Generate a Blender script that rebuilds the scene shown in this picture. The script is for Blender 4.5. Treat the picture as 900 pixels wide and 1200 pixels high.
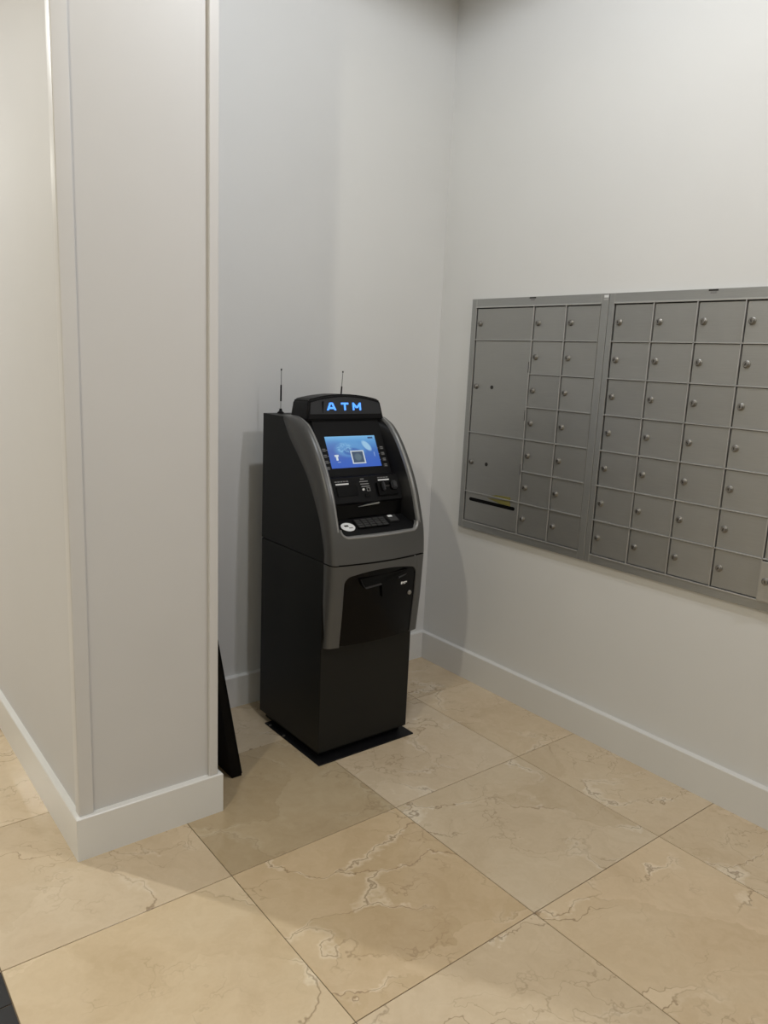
import bpy, bmesh, math, random
import numpy as np
from mathutils import Vector, Matrix

for o in list(bpy.data.objects):
    bpy.data.objects.remove(o, do_unlink=True)
scene = bpy.context.scene
COL = scene.collection
random.seed(7)

# ------------------------------------------------------------------ camera
# world: +X right along the alcove's back wall, +Y towards it, Z up, metres
def make_camera():
    yaw, pitch, roll, fpx = 0.6737, 0.1980, 0.0455, 896.07
    f = Vector((math.sin(yaw)*math.cos(pitch), math.cos(yaw)*math.cos(pitch), -math.sin(pitch)))
    r = Vector((math.cos(yaw), -math.sin(yaw), 0)); u = r.cross(f)
    c, s = math.cos(roll), math.sin(roll)
    rr = c*r + s*u; uu = -s*r + c*u
    cd = bpy.data.cameras.new('camera'); cam = bpy.data.objects.new('camera', cd); COL.objects.link(cam)
    m = Matrix((rr, uu, -f)).transposed().to_4x4(); m.translation = Vector((-2.4714, -2.7379, 1.484))
    cam.matrix_world = m
    cd.sensor_fit = 'VERTICAL'; cd.sensor_height = 24.0; cd.lens = fpx/1200*24.0
    cd.clip_start = 0.05
    scene.camera = cam
make_camera()

# ------------------------------------------------------------------ world, exposure, lamps of the lobby
w = bpy.data.worlds.new('world'); scene.world = w; w.use_nodes = True
w.node_tree.nodes['Background'].inputs[0].default_value = (0.9, 0.93, 1.0, 1)
w.node_tree.nodes['Background'].inputs[1].default_value = 0.0
vs = scene.view_settings
vs.view_transform = 'Standard'; vs.look = 'None'; vs.gamma = 1.0; vs.use_curve_mapping = False
vs.exposure = 0.0

CEIL = 3.15
# x, y, power (W), colour, cone (deg), edge blend, label
LAMPS = [
    (-1.16, -1.35, 50, (0.915, 0.952, 1.0), 177, 0.15, 'round recessed downlight in the ceiling in front of the cash machine'),
    (-0.85, -3.25, 60, (0.95, 0.94, 1.0), 166, 0.50, 'round recessed downlight in the lobby ceiling nearest the mailbox wall'),
    (-3.50, -2.25, 82, (1.0, 0.935, 0.77), 177, 0.15, 'round recessed downlight in the lobby ceiling left of the partition'),
    (-3.30, 1.60, 178, (0.98, 1.0, 1.0), 168, 0.45, 'unseen downlight added in the corridor to brighten the partition'),  # added out of view to brighten the partition's left face
    (-3.10, 5.00, 76, (1.0, 0.99, 0.90), 174, 0.30, 'round recessed downlight at the far end of the corridor'),
    (-4.00, -5.00, 42, (0.95, 1.0, 0.92), 166, 0.50, 'unseen fill light added in the far rear corner of the lobby'),  # added fill light, out of view behind the camera
]

# ------------------------------------------------------------------ helpers
def tag(o, label=None, cat=None, group=None, kind=None):
    if label: o['label'] = label
    if cat: o['category'] = cat
    if group: o['group'] = group
    if kind: o['kind'] = kind
    return o

def wloc(o):
    v = Vector((0, 0, 0))
    while o is not None:
        v = v + o.location; o = o.parent
    return v

def empty(name, loc):
    o = bpy.data.objects.new(name, None); COL.objects.link(o); o.location = loc
    o.empty_display_size = 0.1
    return o

def link(name, me, mats, parent=None, world_loc=(0, 0, 0)):
    o = bpy.data.objects.new(name, me); COL.objects.link(o)
    for m in (mats if isinstance(mats, (list, tuple)) else [mats]):
        if m is not None: me.materials.append(m)
    if parent is not None: o.parent = parent
    o.location = Vector(world_loc) - (wloc(parent) if parent is not None else Vector((0, 0, 0)))
    return o

def smooth_by_angle(me, deg=35):
    bm = bmesh.new(); bm.from_mesh(me)
    bmesh.ops.recalc_face_normals(bm, faces=bm.faces)
    for f in bm.faces: f.smooth = True
    for e in bm.edges:
        if len(e.link_faces) == 2 and e.calc_face_angle(0) > math.radians(deg): e.smooth = False
        if len(e.link_faces) != 2: e.smooth = False
    bm.to_mesh(me); bm.free()

def mesh(name, verts, faces, mats, parent=None, smooth=None, origin=None, fmat=None, recalc=True):
    org = Vector(origin) if origin is not None else Vector([sum(v[i] for v in verts)/len(verts) for i in range(3)])
    me = bpy.data.meshes.new(name)
    me.from_pydata([tuple(Vector(v)-org) for v in verts], [], faces)
    if fmat:
        for p, i in zip(me.polygons, fmat): p.material_index = i
    if smooth: smooth_by_angle(me, smooth)
    elif recalc:
        bm = bmesh.new(); bm.from_mesh(me); bmesh.ops.recalc_face_normals(bm, faces=bm.faces); bm.to_mesh(me); bm.free()
    return link(name, me, mats, parent, org)

def boxme(name, sx, sy, sz, bev=0.0, seg=2):
    bm = bmesh.new(); bmesh.ops.create_cube(bm, size=1.0)
    bmesh.ops.scale(bm, vec=(sx, sy, sz), verts=bm.verts)
    if bev > 0:
        bmesh.ops.bevel(bm, geom=list(bm.edges), offset=bev, segments=seg, affect='EDGES', profile=0.5)
    me = bpy.data.meshes.new(name); bm.to_mesh(me); bm.free()
    return me

def box(name, x0, x1, y0, y1, z0, z1, mat, parent=None, bev=0.0, seg=2):
    return link(name, boxme(name, abs(x1-x0), abs(y1-y0), abs(z1-z0), bev, seg), mat, parent,
                ((x0+x1)/2, (y0+y1)/2, (z0+z1)/2))

def boxes(name, L, mat, parent=None, bev=0.0):
    bm = bmesh.new()
    for (x0, x1, y0, y1, z0, z1) in L:
        r = bmesh.ops.create_cube(bm, size=1.0)
        bmesh.ops.scale(bm, vec=(x1-x0, y1-y0, z1-z0), verts=r['verts'])
        bmesh.ops.translate(bm, vec=((x0+x1)/2, (y0+y1)/2, (z0+z1)/2), verts=r['verts'])
    if bev > 0:
        bmesh.ops.bevel(bm, geom=list(bm.edges), offset=bev, segments=1, affect='EDGES')
    c = Vector((0, 0, 0))
    for v in bm.verts: c += v.co
    c /= len(bm.verts)
    bmesh.ops.translate(bm, vec=-c, verts=bm.verts)
    me = bpy.data.meshes.new(name); bm.to_mesh(me); bm.free()
    return link(name, me, mat, parent, c)

def lathe_me(name, prof, n=20, axis='Z'):
    """prof: list of (radius, height) ; closed at both ends when radius is 0"""
    vs_, fs = [], []
    for (r, h) in prof:
        for k in range(n):
            a = 2*math.pi*k/n
            p = (r*math.cos(a), r*math.sin(a), h)
            if axis == 'X': p = (-h, p[0], p[1])        # grows towards -X
            if axis == 'Y': p = (p[0], -h, p[1])        # grows towards -Y
            vs_.append(p)
    for i in range(len(prof)-1):
        for k in range(n):
            a, b = i*n+k, i*n+(k+1) % n
            fs.append((a, b, b+n, a+n))
    fs.append(tuple(range(n))); fs.append(tuple(range((len(prof)-1)*n, len(prof)*n)))
    me = bpy.data.meshes.new(name); me.from_pydata(vs_, [], fs)
    bm = bmesh.new(); bm.from_mesh(me); bmesh.ops.remove_doubles(bm, verts=bm.verts, dist=1e-6); bm.to_mesh(me); bm.free()
    smooth_by_angle(me, 40)
    return me

def lathe(name, prof, loc, mat, parent=None, n=20, axis='Z'):
    return link(name, lathe_me(name, prof, n, axis), mat, parent, loc)

def prism(name, poly, axis, a0, a1, mat, parent=None, smooth=None, bev=0):
    """poly: 2-D outline; axis 'X' -> (y,z) outline, 'Y' -> (x,z), 'Z' -> (x,y)"""
    n = len(poly)
    def P(p, a):
        return {'X': (a, p[0], p[1]), 'Y': (p[0], a, p[1]), 'Z': (p[0], p[1], a)}[axis]
    V = [P(p, a0) for p in poly] + [P(p, a1) for p in poly]
    F = [tuple(range(n)), tuple(range(n, 2*n))] + [(i, (i+1) % n, n+(i+1) % n, n+i) for i in range(n)]
    o = mesh(name, V, F, mat, parent)
    if bev:
        bm = bmesh.new(); bm.from_mesh(o.data)
        bmesh.ops.bevel(bm, geom=list(bm.edges), offset=bev, segments=2, affect='EDGES', profile=0.5)
        bm.to_mesh(o.data); bm.free()
    if smooth or bev: smooth_by_angle(o.data, smooth or 40)
    return o

def resample(pts, n):
    """smooth (Catmull-Rom) then resample by arc length to n points"""
    P = [np.array(p, float) for p in pts]
    P = [2*P[0]-P[1]] + P + [2*P[-1]-P[-2]]
    out = []
    for i in range(1, len(P)-2):
        for t in np.linspace(0, 1, 12, endpoint=False):
            a, b, c, d = P[i-1], P[i], P[i+1], P[i+2]
            out.append(0.5*((2*b)+(-a+c)*t+(2*a-5*b+4*c-d)*t*t+(-a+3*b-3*c+d)*t**3))
    out.append(P[-2]); out = np.array(out)
    s = np.r_[0, np.cumsum(np.linalg.norm(np.diff(out, axis=0), axis=1))]
    q = np.linspace(0, s[-1], n)
    return np.stack([np.interp(q, s, out[:, k]) for k in range(out.shape[1])], 1)

def grid_faces(rows, cols):
    return [(i*cols+j, i*cols+j+1, (i+1)*cols+j+1, (i+1)*cols+j) for i in range(rows-1) for j in range(cols-1)]

# ------------------------------------------------------------------ materials
class NT:
    def __init__(self, name):
        self.m = bpy.data.materials.new(name); self.m.use_nodes = True
        self.t = self.m.node_tree; self.b = self.t.nodes['Principled BSDF']
    def n(self, typ, **kw):
        o = self.t.nodes.new(typ)
        for k, v in kw.items():
            if k.startswith('i_'):
                key = k[2:]; key = int(key) if key.isdigit() else key.replace('_', ' ')
                self.set(o.inputs[key], v)
            else: setattr(o, k, v)
        return o
    def set(self, sock, v):
        if isinstance(v, bpy.types.NodeSocket): self.t.links.new(v, sock)
        else: sock.default_value = v
    def math(self, op, a, b=0.0, c=None):
        o = self.n('ShaderNodeMath', operation=op); self.set(o.inputs[0], a); self.set(o.inputs[1], b)
        if c is not None: self.set(o.inputs[2], c)
        return o.outputs[0]
    def mix(self, f, a, b, blend='MIX'):
        o = self.n('ShaderNodeMix', data_type='RGBA', blend_type=blend)
        self.set(o.inputs[0], f); self.set(o.inputs[6], a); self.set(o.inputs[7], b); return o.outputs[2]
    def ramp(self, f, stops):
        o = self.n('ShaderNodeValToRGB'); self.set(o.inputs[0], f)
        e = o.color_ramp.elements
        while len(e) < len(stops): e.new(0.5)
        for k, (p, c) in zip(e, stops): k.position = p; k.color = (*c, 1) if len(c) == 3 else c
        return o.outputs[0]
    def noise(self, vec, scale, detail=3, rough=0.5, dist=0.0):
        o = self.n('ShaderNodeTexNoise'); self.set(o.inputs['Vector'], vec)
        o.inputs['Scale'].default_value = scale; o.inputs['Detail'].default_value = detail
        o.inputs['Roughness'].default_value = rough; o.inputs['Distortion'].default_value = dist
        return o
    def bump(self, h, strength=0.1, dist=0.001):
        o = self.n('ShaderNodeBump'); o.inputs['Strength'].default_value = strength; o.inputs['Distance'].default_value = dist
        self.set(o.inputs['Height'], h); self.t.links.new(o.outputs[0], self.b.inputs['Normal'])

def c4(c): return (*c, 1.0)

def paint(name, col, rough=0.5, var=0.03, bump=0.08, scale=60, spec=0.5, metallic=0.0, coat=0.0):
    k = NT(name); tc = k.n('ShaderNodeTexCoord').outputs['Object']
    n1 = k.noise(tc, 2.2, 3).outputs[0]
    lo = tuple(max(0, x*(1-var)) for x in col); hi = tuple(min(1, x*(1+var)) for x in col)
    k.set(k.b.inputs['Base Color'], k.ramp(n1, [(0.3, lo), (0.7, hi)]))
    k.b.inputs['Roughness'].default_value = rough
    k.b.inputs['Specular IOR Level'].default_value = spec
    k.b.inputs['Metallic'].default_value = metallic
    if coat: k.b.inputs['Coat Weight'].default_value = coat; k.b.inputs['Coat Roughness'].default_value = 0.1
    if bump: k.bump(k.noise(tc, scale, 2).outputs[0], bump, 0.001)
    return k.m

def emit(name, col, strength):
    k = NT(name); k.b.inputs['Base Color'].default_value = c4(tuple(x*0.3 for x in col))
    k.b.inputs['Emission Color'].default_value = c4(col); k.b.inputs['Emission Strength'].default_value = strength
    return k.m

M = {}
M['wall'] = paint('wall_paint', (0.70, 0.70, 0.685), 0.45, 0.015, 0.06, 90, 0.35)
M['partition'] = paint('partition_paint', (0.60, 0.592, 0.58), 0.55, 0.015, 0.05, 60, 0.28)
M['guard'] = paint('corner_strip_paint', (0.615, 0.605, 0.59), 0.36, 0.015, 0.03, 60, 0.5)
M['trim'] = paint('trim_paint', (0.72, 0.715, 0.69), 0.28, 0.02, 0.04, 50, 0.5)
M['ceiling'] = paint('ceiling_paint', (0.78, 0.77, 0.75), 0.8, 0.01, 0.05, 80, 0.2)
M['black_stone'] = paint('black_granite', (0.012, 0.012, 0.013), 0.12, 0.3, 0.0, 60, 0.5)
M['grout'] = paint('grout', (0.20, 0.15, 0.10), 0.9, 0.1, 0.1, 200, 0.2)
M['charcoal'] = paint('charcoal_powder_coat', (0.0085, 0.009, 0.0085), 0.45, 0.05, 0.12, 900, 0.24)
M['fascia'] = paint('grey_fascia_paint', (0.085, 0.085, 0.083), 0.34, 0.02, 0.03, 900, 0.4, 0.2)
M['rim'] = paint('pale_grey_rim', (0.23, 0.23, 0.225), 0.32, 0.02, 0.0, 900, 0.5, 0.3)
M['black'] = paint('black_plastic', (0.0035, 0.0035, 0.004), 0.42, 0.05, 0.06, 700, 0.16)
M['gloss_black'] = paint('glossy_black_plastic', (0.0015, 0.0015, 0.0018), 0.18, 0.05, 0.0, 300, 0.14)
M['header_panel'] = paint('header_panel', (0.026, 0.027, 0.030), 0.3, 0.05, 0.0, 300, 0.35)
M['rubber'] = paint('black_base_plate', (0.005, 0.005, 0.006), 0.5, 0.1, 0.1, 300, 0.25)
M['key'] = paint('keypad_key', (0.04, 0.04, 0.04), 0.4, 0.1, 0.0, 300, 0.3)
M['white_print'] = paint('white_print', (0.75, 0.76, 0.76), 0.5, 0.02, 0.0)
M['grey_print'] = paint('grey_print', (0.22, 0.22, 0.22), 0.5, 0.02, 0.0)
M['faint_print'] = paint('faint_print', (0.075, 0.072, 0.068), 0.4, 0.02, 0.0)
M['chrome'] = paint('lock_metal', (0.27, 0.26, 0.24), 0.40, 0.04, 0.0, 100, 0.5, 0.9)
M['keyhole'] = paint('dark_keyhole', (0.02, 0.018, 0.015), 0.5, 0.1, 0.0)
M['backing'] = paint('dark_recess_paint', (0.03, 0.03, 0.028), 0.7, 0.1, 0.0)
M['yellow'] = paint('yellow_sticker', (0.19, 0.17, 0.045), 0.5, 0.15, 0.0, 40)
M['board'] = paint('black_board', (0.002, 0.002, 0.0023), 0.5, 0.1, 0.05, 300, 0.12)

def alu(name, col):
    k = NT(name); tc = k.n('ShaderNodeTexCoord').outputs['Object']
    mp = k.n('ShaderNodeMapping'); k.set(mp.inputs[0], tc); mp.inputs['Scale'].default_value = (1, 4, 260)
    nn = k.noise(mp.outputs[0], 3.0, 3).outputs[0]
    oi = k.n('ShaderNodeObjectInfo').outputs['Random']
    v = k.math('MULTIPLY_ADD', oi, 0.10, 0.95)
    base = k.ramp(nn, [(0.3, tuple(x*0.94 for x in col)), (0.7, tuple(min(1, x*1.05) for x in col))])
    hsv = k.n('ShaderNodeHueSaturation'); k.set(hsv.inputs['Value'], v); k.set(hsv.inputs['Color'], base)
    k.set(k.b.inputs['Base Color'], hsv.outputs[0])
    k.b.inputs['Metallic'].default_value = 0.8
    k.set(k.b.inputs['Roughness'], k.math('MULTIPLY_ADD', nn, 0.15, 0.40))
    k.bump(nn, 0.03, 0.0005)
    return k.m
M['alu'] = alu('brushed_aluminium_door', (0.395, 0.395, 0.38))
M['alu_frame'] = alu('aluminium_frame', (0.38, 0.385, 0.375))
M['alu_light'] = alu('aluminium_divider', (0.53, 0.53, 0.515))

def marble():
    k = NT('cream_marble'); tc = k.n('ShaderNodeTexCoord').outputs['Object']
    oi = k.n('ShaderNodeObjectInfo')
    off = k.n('ShaderNodeCombineXYZ')
    k.set(off.inputs[0], k.math('MULTIPLY', oi.outputs['Random'], 41.0)); k.set(off.inputs[1], k.math('MULTIPLY', oi.outputs['Random'], 17.0))
    k.set(off.inputs[2], k.math('MULTIPLY', oi.outputs['Random'], 5.0))
    add = k.n('ShaderNodeVectorMath', operation='ADD'); k.set(add.inputs[0], tc); k.set(add.inputs[1], off.outputs[0])
    rot = k.n('ShaderNodeVectorRotate', rotation_type='Z_AXIS'); k.set(rot.inputs['Vector'], add.outputs[0])
    rot.inputs['Angle'].default_value = 0.5
    v = rot.outputs[0]
    # warped coordinates
    wn = k.noise(v, 3.2, 5, 0.6).outputs['Color']
    sub = k.n('ShaderNodeVectorMath', operation='SUBTRACT'); k.set(sub.inputs[0], wn); sub.inputs[1].default_value = (0.5, 0.5, 0.5)
    scl = k.n('ShaderNodeVectorMath', operation='SCALE'); k.set(scl.inputs[0], sub.outputs[0]); scl.inputs['Scale'].default_value = 0.42
    wv = k.n('ShaderNodeVectorMath', operation='ADD'); k.set(wv.inputs[0], v); k.set(wv.inputs[1], scl.outputs[0])
    wv = wv.outputs[0]
    mp = k.n('ShaderNodeMapping'); k.set(mp.inputs[0], wv); mp.inputs['Scale'].default_value = (1.0, 2.0, 1.0)
    def crack(scale, width):
        o = k.n('ShaderNodeTexVoronoi', feature='DISTANCE_TO_EDGE'); k.set(o.inputs['Vector'], mp.outputs[0]); o.inputs['Scale'].default_value = scale
        mr = k.n('ShaderNodeMapRange'); k.set(mr.inputs[0], o.outputs['Distance']); mr.inputs[1].default_value = 0.0; mr.inputs[2].default_value = width
        mr.inputs[3].default_value = 1.0; mr.inputs[4].default_value = 0.0
        return mr.outputs[0], o.outputs['Distance']
    c1, d1 = crack(2.0, 0.013)
    c2, d2 = crack(5.5, 0.022)
    mask1 = k.ramp(k.noise(v, 2.6, 2).outputs[0], [(0.44, (0, 0, 0)), (0.58, (1, 1, 1))])
    mask2 = k.ramp(k.noise(v, 4.6, 2).outputs[0], [(0.48, (0, 0, 0)), (0.64, (1, 1, 1))])
    # cloudy body
    cloud = k.noise(wv, 2.4, 6, 0.62, 0.4).outputs[0]
    body = k.ramp(cloud, [(0.28, (0.55, 0.42, 0.265)), (0.48, (0.645, 0.51, 0.34)), (0.62, (0.68, 0.555, 0.385)), (0.78, (0.74, 0.62, 0.45))])
    fine = k.noise(wv, 22, 5, 0.6).outputs[0]
    body = k.mix(0.16, body, k.ramp(fine, [(0.35, (0.45, 0.34, 0.21)), (0.65, (0.78, 0.66, 0.49))]))
    # per-cell tint (brecciated pieces)
    vc = k.n('ShaderNodeTexVoronoi', feature='F1'); k.set(vc.inputs['Vector'], mp.outputs[0]); vc.inputs['Scale'].default_value = 2.0
    sep = k.n('ShaderNodeSeparateColor'); k.set(sep.inputs[0], vc.outputs['Color'])
    body = k.mix(0.30, body, k.ramp(sep.outputs[0], [(0.1, (0.51, 0.40, 0.26)), (0.9, (0.71, 0.59, 0.43))]))
    # pale calcite flakes hugging the larger cracks
    halo = k.n('ShaderNodeMapRange'); k.set(halo.inputs[0], d1); halo.inputs[1].default_value = 0.014; halo.inputs[2].default_value = 0.055
    halo.inputs[3].default_value = 1.0; halo.inputs[4].default_value = 0.0
    fl = k.math('MULTIPLY', k.math('MULTIPLY', halo.outputs[0], mask1), k.ramp(k.noise(wv, 7, 3).outputs[0], [(0.50, (0, 0, 0)), (0.56, (1, 1, 1))]))
    body = k.mix(k.math('MULTIPLY', k.math('MULTIPLY', fl, 0.6), oi.outputs['Alpha']), body, (0.84, 0.75, 0.60, 1))
    body = k.mix(k.math('MULTIPLY', k.math('MULTIPLY', k.math('MULTIPLY', c2, mask2), 0.40), oi.outputs['Alpha']), body, (0.27, 0.18, 0.10, 1))
    body = k.mix(k.math('MULTIPLY', k.math('MULTIPLY', k.math('MULTIPLY', c1, mask1), 0.66), oi.outputs['Alpha']), body, (0.22, 0.14, 0.075, 1))
    body = k.mix(1.0, body, oi.outputs['Color'], 'MULTIPLY')
    k.set(k.b.inputs['Base Color'], body)
    k.b.inputs['Roughness'].default_value = 0.13
    k.b.inputs['Specular IOR Level'].default_value = 0.5
    return k.m
M['marble'] = marble()

def screen_mat():
    k = NT('screen_picture'); uv = k.n('ShaderNodeTexCoord').outputs['UV']
    s = k.n('ShaderNodeSeparateXYZ'); k.set(s.inputs[0], uv); u, v = s.outputs[0], s.outputs[1]
    def rect(u0, u1, v0, v1):
        a = k.math('MULTIPLY', k.math('GREATER_THAN', u, u0), k.math('LESS_THAN', u, u1))
        b = k.math('MULTIPLY', k.math('GREATER_THAN', v, v0), k.math('LESS_THAN', v, v1))
        return k.math('MULTIPLY', a, b)
    def ell(cu, cv, ru, rv, ang=0.0, soft=0.35):
        du, dv = k.math('SUBTRACT', u, cu), k.math('SUBTRACT', v, cv)
        ca, sa = math.cos(ang), math.sin(ang)
        x = k.math('ADD', k.math('MULTIPLY', du, ca/ru), k.math('MULTIPLY', dv, sa/ru))
        y = k.math('ADD', k.math('MULTIPLY', du, -sa/rv), k.math('MULTIPLY', dv, ca/rv))
        d = k.math('ADD', k.math('MULTIPLY', x, x), k.math('MULTIPLY', y, y))
        mr = k.n('ShaderNodeMapRange', interpolation_type='SMOOTHSTEP'); k.set(mr.inputs[0], d)
        mr.inputs[1].default_value = 1-soft; mr.inputs[2].default_value = 1+soft; mr.inputs[3].default_value = 1; mr.inputs[4].default_value = 0
        return mr.outputs[0]
    col = k.ramp(v, [(0.0, (0.035, 0.13, 0.62)), (0.3, (0.045, 0.15, 0.60)), (0.55, (0.06, 0.19, 0.58)), (0.85, (0.13, 0.40, 0.80)), (1.0, (0.22, 0.56, 0.92))])
    col = k.mix(k.math('MULTIPLY', ell(0.12, 0.55, 0.25, 0.3, 0, 0.9), 0.4), col, (0.10, 0.14, 0.48, 1))
    col = k.mix(k.math('MULTIPLY', ell(0.45, 0.58, 0.30, 0.24, 0.1, 0.5), 0.65), col, (0.15, 0.42, 0.80, 1))
    col = k.mix(k.math('MULTIPLY', ell(0.47, 0.50, 0.17, 0.12, 0.0, 0.5), 0.75), col, (0.04, 0.13, 0.48, 1))
    nz = k.noise(uv, 14, 4, 0.6, 1.0).outputs[0]
    col = k.mix(k.math('MULTIPLY', ell(0.33, 0.63, 0.14, 0.15, 0, 0.6), k.ramp(nz, [(0.45, (0, 0, 0)), (0.6, (1, 1, 1))])), col, (0.30, 0.62, 0.92, 1))
    col = k.mix(k.math('MULTIPLY', ell(0.79, 0.67, 0.065, 0.17, 0.35, 0.5), 0.9), col, (0.42, 0.72, 0.97, 1))
    col = k.mix(rect(0.43, 0.70, 0.11, 0.53), col, (0.70, 0.78, 0.84, 1))
    col = k.mix(rect(0.455, 0.675, 0.145, 0.495), col, (0.05, 0.09, 0.16, 1))
    col = k.mix(k.math('MULTIPLY', ell(0.565, 0.32, 0.07, 0.11, 0, 0.6), 0.6), col, (0.16, 0.24, 0.28, 1))
    col = k.mix(rect(0.125, 0.165, 0.24, 0.40), col, (0.75, 0.86, 0.95, 1))
    col = k.mix(rect(0.105, 0.185, 0.36, 0.42), col, (0.75, 0.86, 0.95, 1))
    col = k.mix(k.math('MULTIPLY', rect(0.14, 0.20, 0.17, 0.20), 0.6), col, (0.4, 0.55, 0.85, 1))
    col = k.mix(k.math('MULTIPLY', rect(0.90, 0.92, 0.32, 0.46), 0.6), col, (0.35, 0.5, 0.85, 1))
    col = k.mix(rect(0.85, 0.955, 0.90, 0.955), col, (0.03, 0.08, 0.20, 1))
    k.b.inputs['Base Color'].default_value = (0.004, 0.004, 0.006, 1)
    k.b.inputs['Roughness'].default_value = 0.15
    k.set(k.b.inputs['Emission Color'], col); k.b.inputs['Emission Strength'].default_value = 0.74
    return k.m
M['screen'] = screen_mat()
M['letter'] = emit('lit_blue_letter', (0.06, 0.28, 1.0), 1.5)
M['letter_core'] = emit('pale_blue_letter_face', (0.15, 0.42, 1.0), 1.1)
M['lens'] = emit('lamp_lens', (1.0, 0.95, 0.88), 6.0)

# ------------------------------------------------------------------ setting
X0, Y0 = 0.02, 0.02          # wall faces of the alcove (baseboards stand 2 cm proud)
PX0, PX1, PY = -1.877, -1.451, -0.640   # partition
LX, LY0, LY1 = -5.6, -6.6, 6.4          # lobby extents
BH, BT = 0.1354, 0.0188

tag(box('wall_right', X0, X0+0.12, LY0, Y0, -0.05, CEIL, M['wall']), 'white painted wall carrying the mailboxes', None, None, 'structure')
tag(box('wall_back', PX1, X0+0.12, Y0, Y0+0.12, -0.05, CEIL, M['wall']), 'white painted wall behind the cash machine', None, None, 'structure')
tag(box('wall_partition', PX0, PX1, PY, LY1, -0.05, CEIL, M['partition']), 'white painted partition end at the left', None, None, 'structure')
tag(box('wall_left', LX-0.12, LX, LY0, LY1, -0.05, CEIL, M['wall']), 'white lobby wall to the far left', None, None, 'structure')
tag(box('wall_rear', LX-0.12, X0+0.12, LY0-0.12, LY0, -0.05, CEIL, M['wall']), 'white lobby wall behind the camera', None, None, 'structure')
tag(box('wall_far', LX-0.12, PX1, LY1, LY1+0.12, -0.05, CEIL, M['wall']), 'white wall at the end of the corridor', None, None, 'structure')
tag(box('ceiling', LX-0.12, X0+0.12, LY0-0.12, LY1+0.12, CEIL, CEIL+0.1, M['ceiling']), 'white flat ceiling', None, None, 'structure')

# floor: grout bed + single marble tiles
floor = tag(box('floor', LX-0.12, X0+0.12, LY0-0.12, LY1+0.12, -0.06, -0.0022, M['grout']), 'polished cream marble tile floor', None, None, 'structure')
S, TX, TY = 0.61, -0.947, -0.9644
tile_cache = {}
def tile(x0, x1, y0, y1, mat, tint):
    g = 0.0013
    key = (round(x1-x0, 3), round(y1-y0, 3), mat.name)
    if key not in tile_cache:
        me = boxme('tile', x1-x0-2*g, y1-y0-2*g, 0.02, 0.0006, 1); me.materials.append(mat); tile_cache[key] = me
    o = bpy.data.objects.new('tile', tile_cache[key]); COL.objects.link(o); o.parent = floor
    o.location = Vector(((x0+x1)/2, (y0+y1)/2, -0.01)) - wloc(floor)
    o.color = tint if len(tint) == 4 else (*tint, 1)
BLACK_X = TX-2*S
tints = {}
for i in range(-8, 2):
    for j in range(-10, 13):
        x0, y0 = TX+i*S, TY+j*S
        x1, y1 = x0+S, y0+S
        if x0 > X0 or x1 < LX or y1 < LY0 or y0 > LY1: continue
        x1 = min(x1, X0); x0 = max(x0, LX); y0 = max(y0, LY0); y1 = min(y1, LY1)
        if x0 >= PX1-0.4 and y0 > Y0: continue          # behind the alcove
        if x0 > PX0 and x1 < PX1 and y0 > PY: continue  # under the partition
        if x1 > PX1: y1 = min(y1, Y0)
        t = random.uniform(0.93, 1.04); h = random.uniform(-0.010, 0.012)
        tint = (t*(1+h), t, t*(1-h))
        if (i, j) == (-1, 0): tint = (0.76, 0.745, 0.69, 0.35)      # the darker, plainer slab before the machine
        if (i, j) == (0, 0): tint = (0.98, 0.99, 1.02)
        if (i, j) == (-1, -1): tint = (0.97, 0.93, 0.86)
        if (i, j) == (-2, -1): tint = (1.05, 1.04, 1.0)
        if (i, j) == (0, -2): tint = (1.03, 1.0, 0.96)
        if i == -3 and j == -1:
            tile(x0, x1, y0, -1.077, M['black_stone'], (1, 1, 1)); tile(x0, x1, -1.077, y1, M['black_stone'], (1, 1, 1)); continue
        if i == -3 and j < -1:
            tile(x0, x1, y0, y1, M['black_stone'], (1, 1, 1)); continue
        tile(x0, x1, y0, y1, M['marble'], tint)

# baseboards: moulded profile, 2 cm deep, eased top edge
def base_run(name, pts, label):
    """pts: polyline of outer faces at the floor (room on the left-hand side when walking), inner line passed alongside"""
    V, F = [], []
    prof = [(0.0, 0.0), (0.0, BH-0.003), (0.0025, BH), (BT+0.004, BH+0.003), (BT+0.004, 0.0)]
    for (ox, oy), (nx, ny) in pts:
        for d, z in prof: V.append((ox+nx*d, oy+ny*d, z))
    n = len(prof)
    for i in range(len(pts)-1):
        for j in range(n-1): F.append((i*n+j, i*n+j+1, (i+1)*n+j+1, (i+1)*n+j))
    F.append(tuple(range(n))); F.append(tuple(range((len(pts)-1)*n, len(pts)*n)))
    tag(mesh(name, V, F, M['trim']), label, None, None, 'structure')
base_run('baseboard_right', [((0, 0), (1, 1)), ((0, LY0), (1, 0))], 'white baseboard under the mailboxes')
base_run('baseboard_back', [((PX1+BT, 0), (-1, 1)), ((0, 0), (1, 1))], 'white baseboard behind the cash machine')
base_run('baseboard_left', [((PX0-BT, LY1), (1, 0)), ((PX0-BT, PY-BT), (1, 1)), ((PX1+BT, PY-BT), (-1, 1)), ((PX1+BT, 0.0), (-1, 0))],
         'white baseboard wrapped around the partition end')
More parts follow.
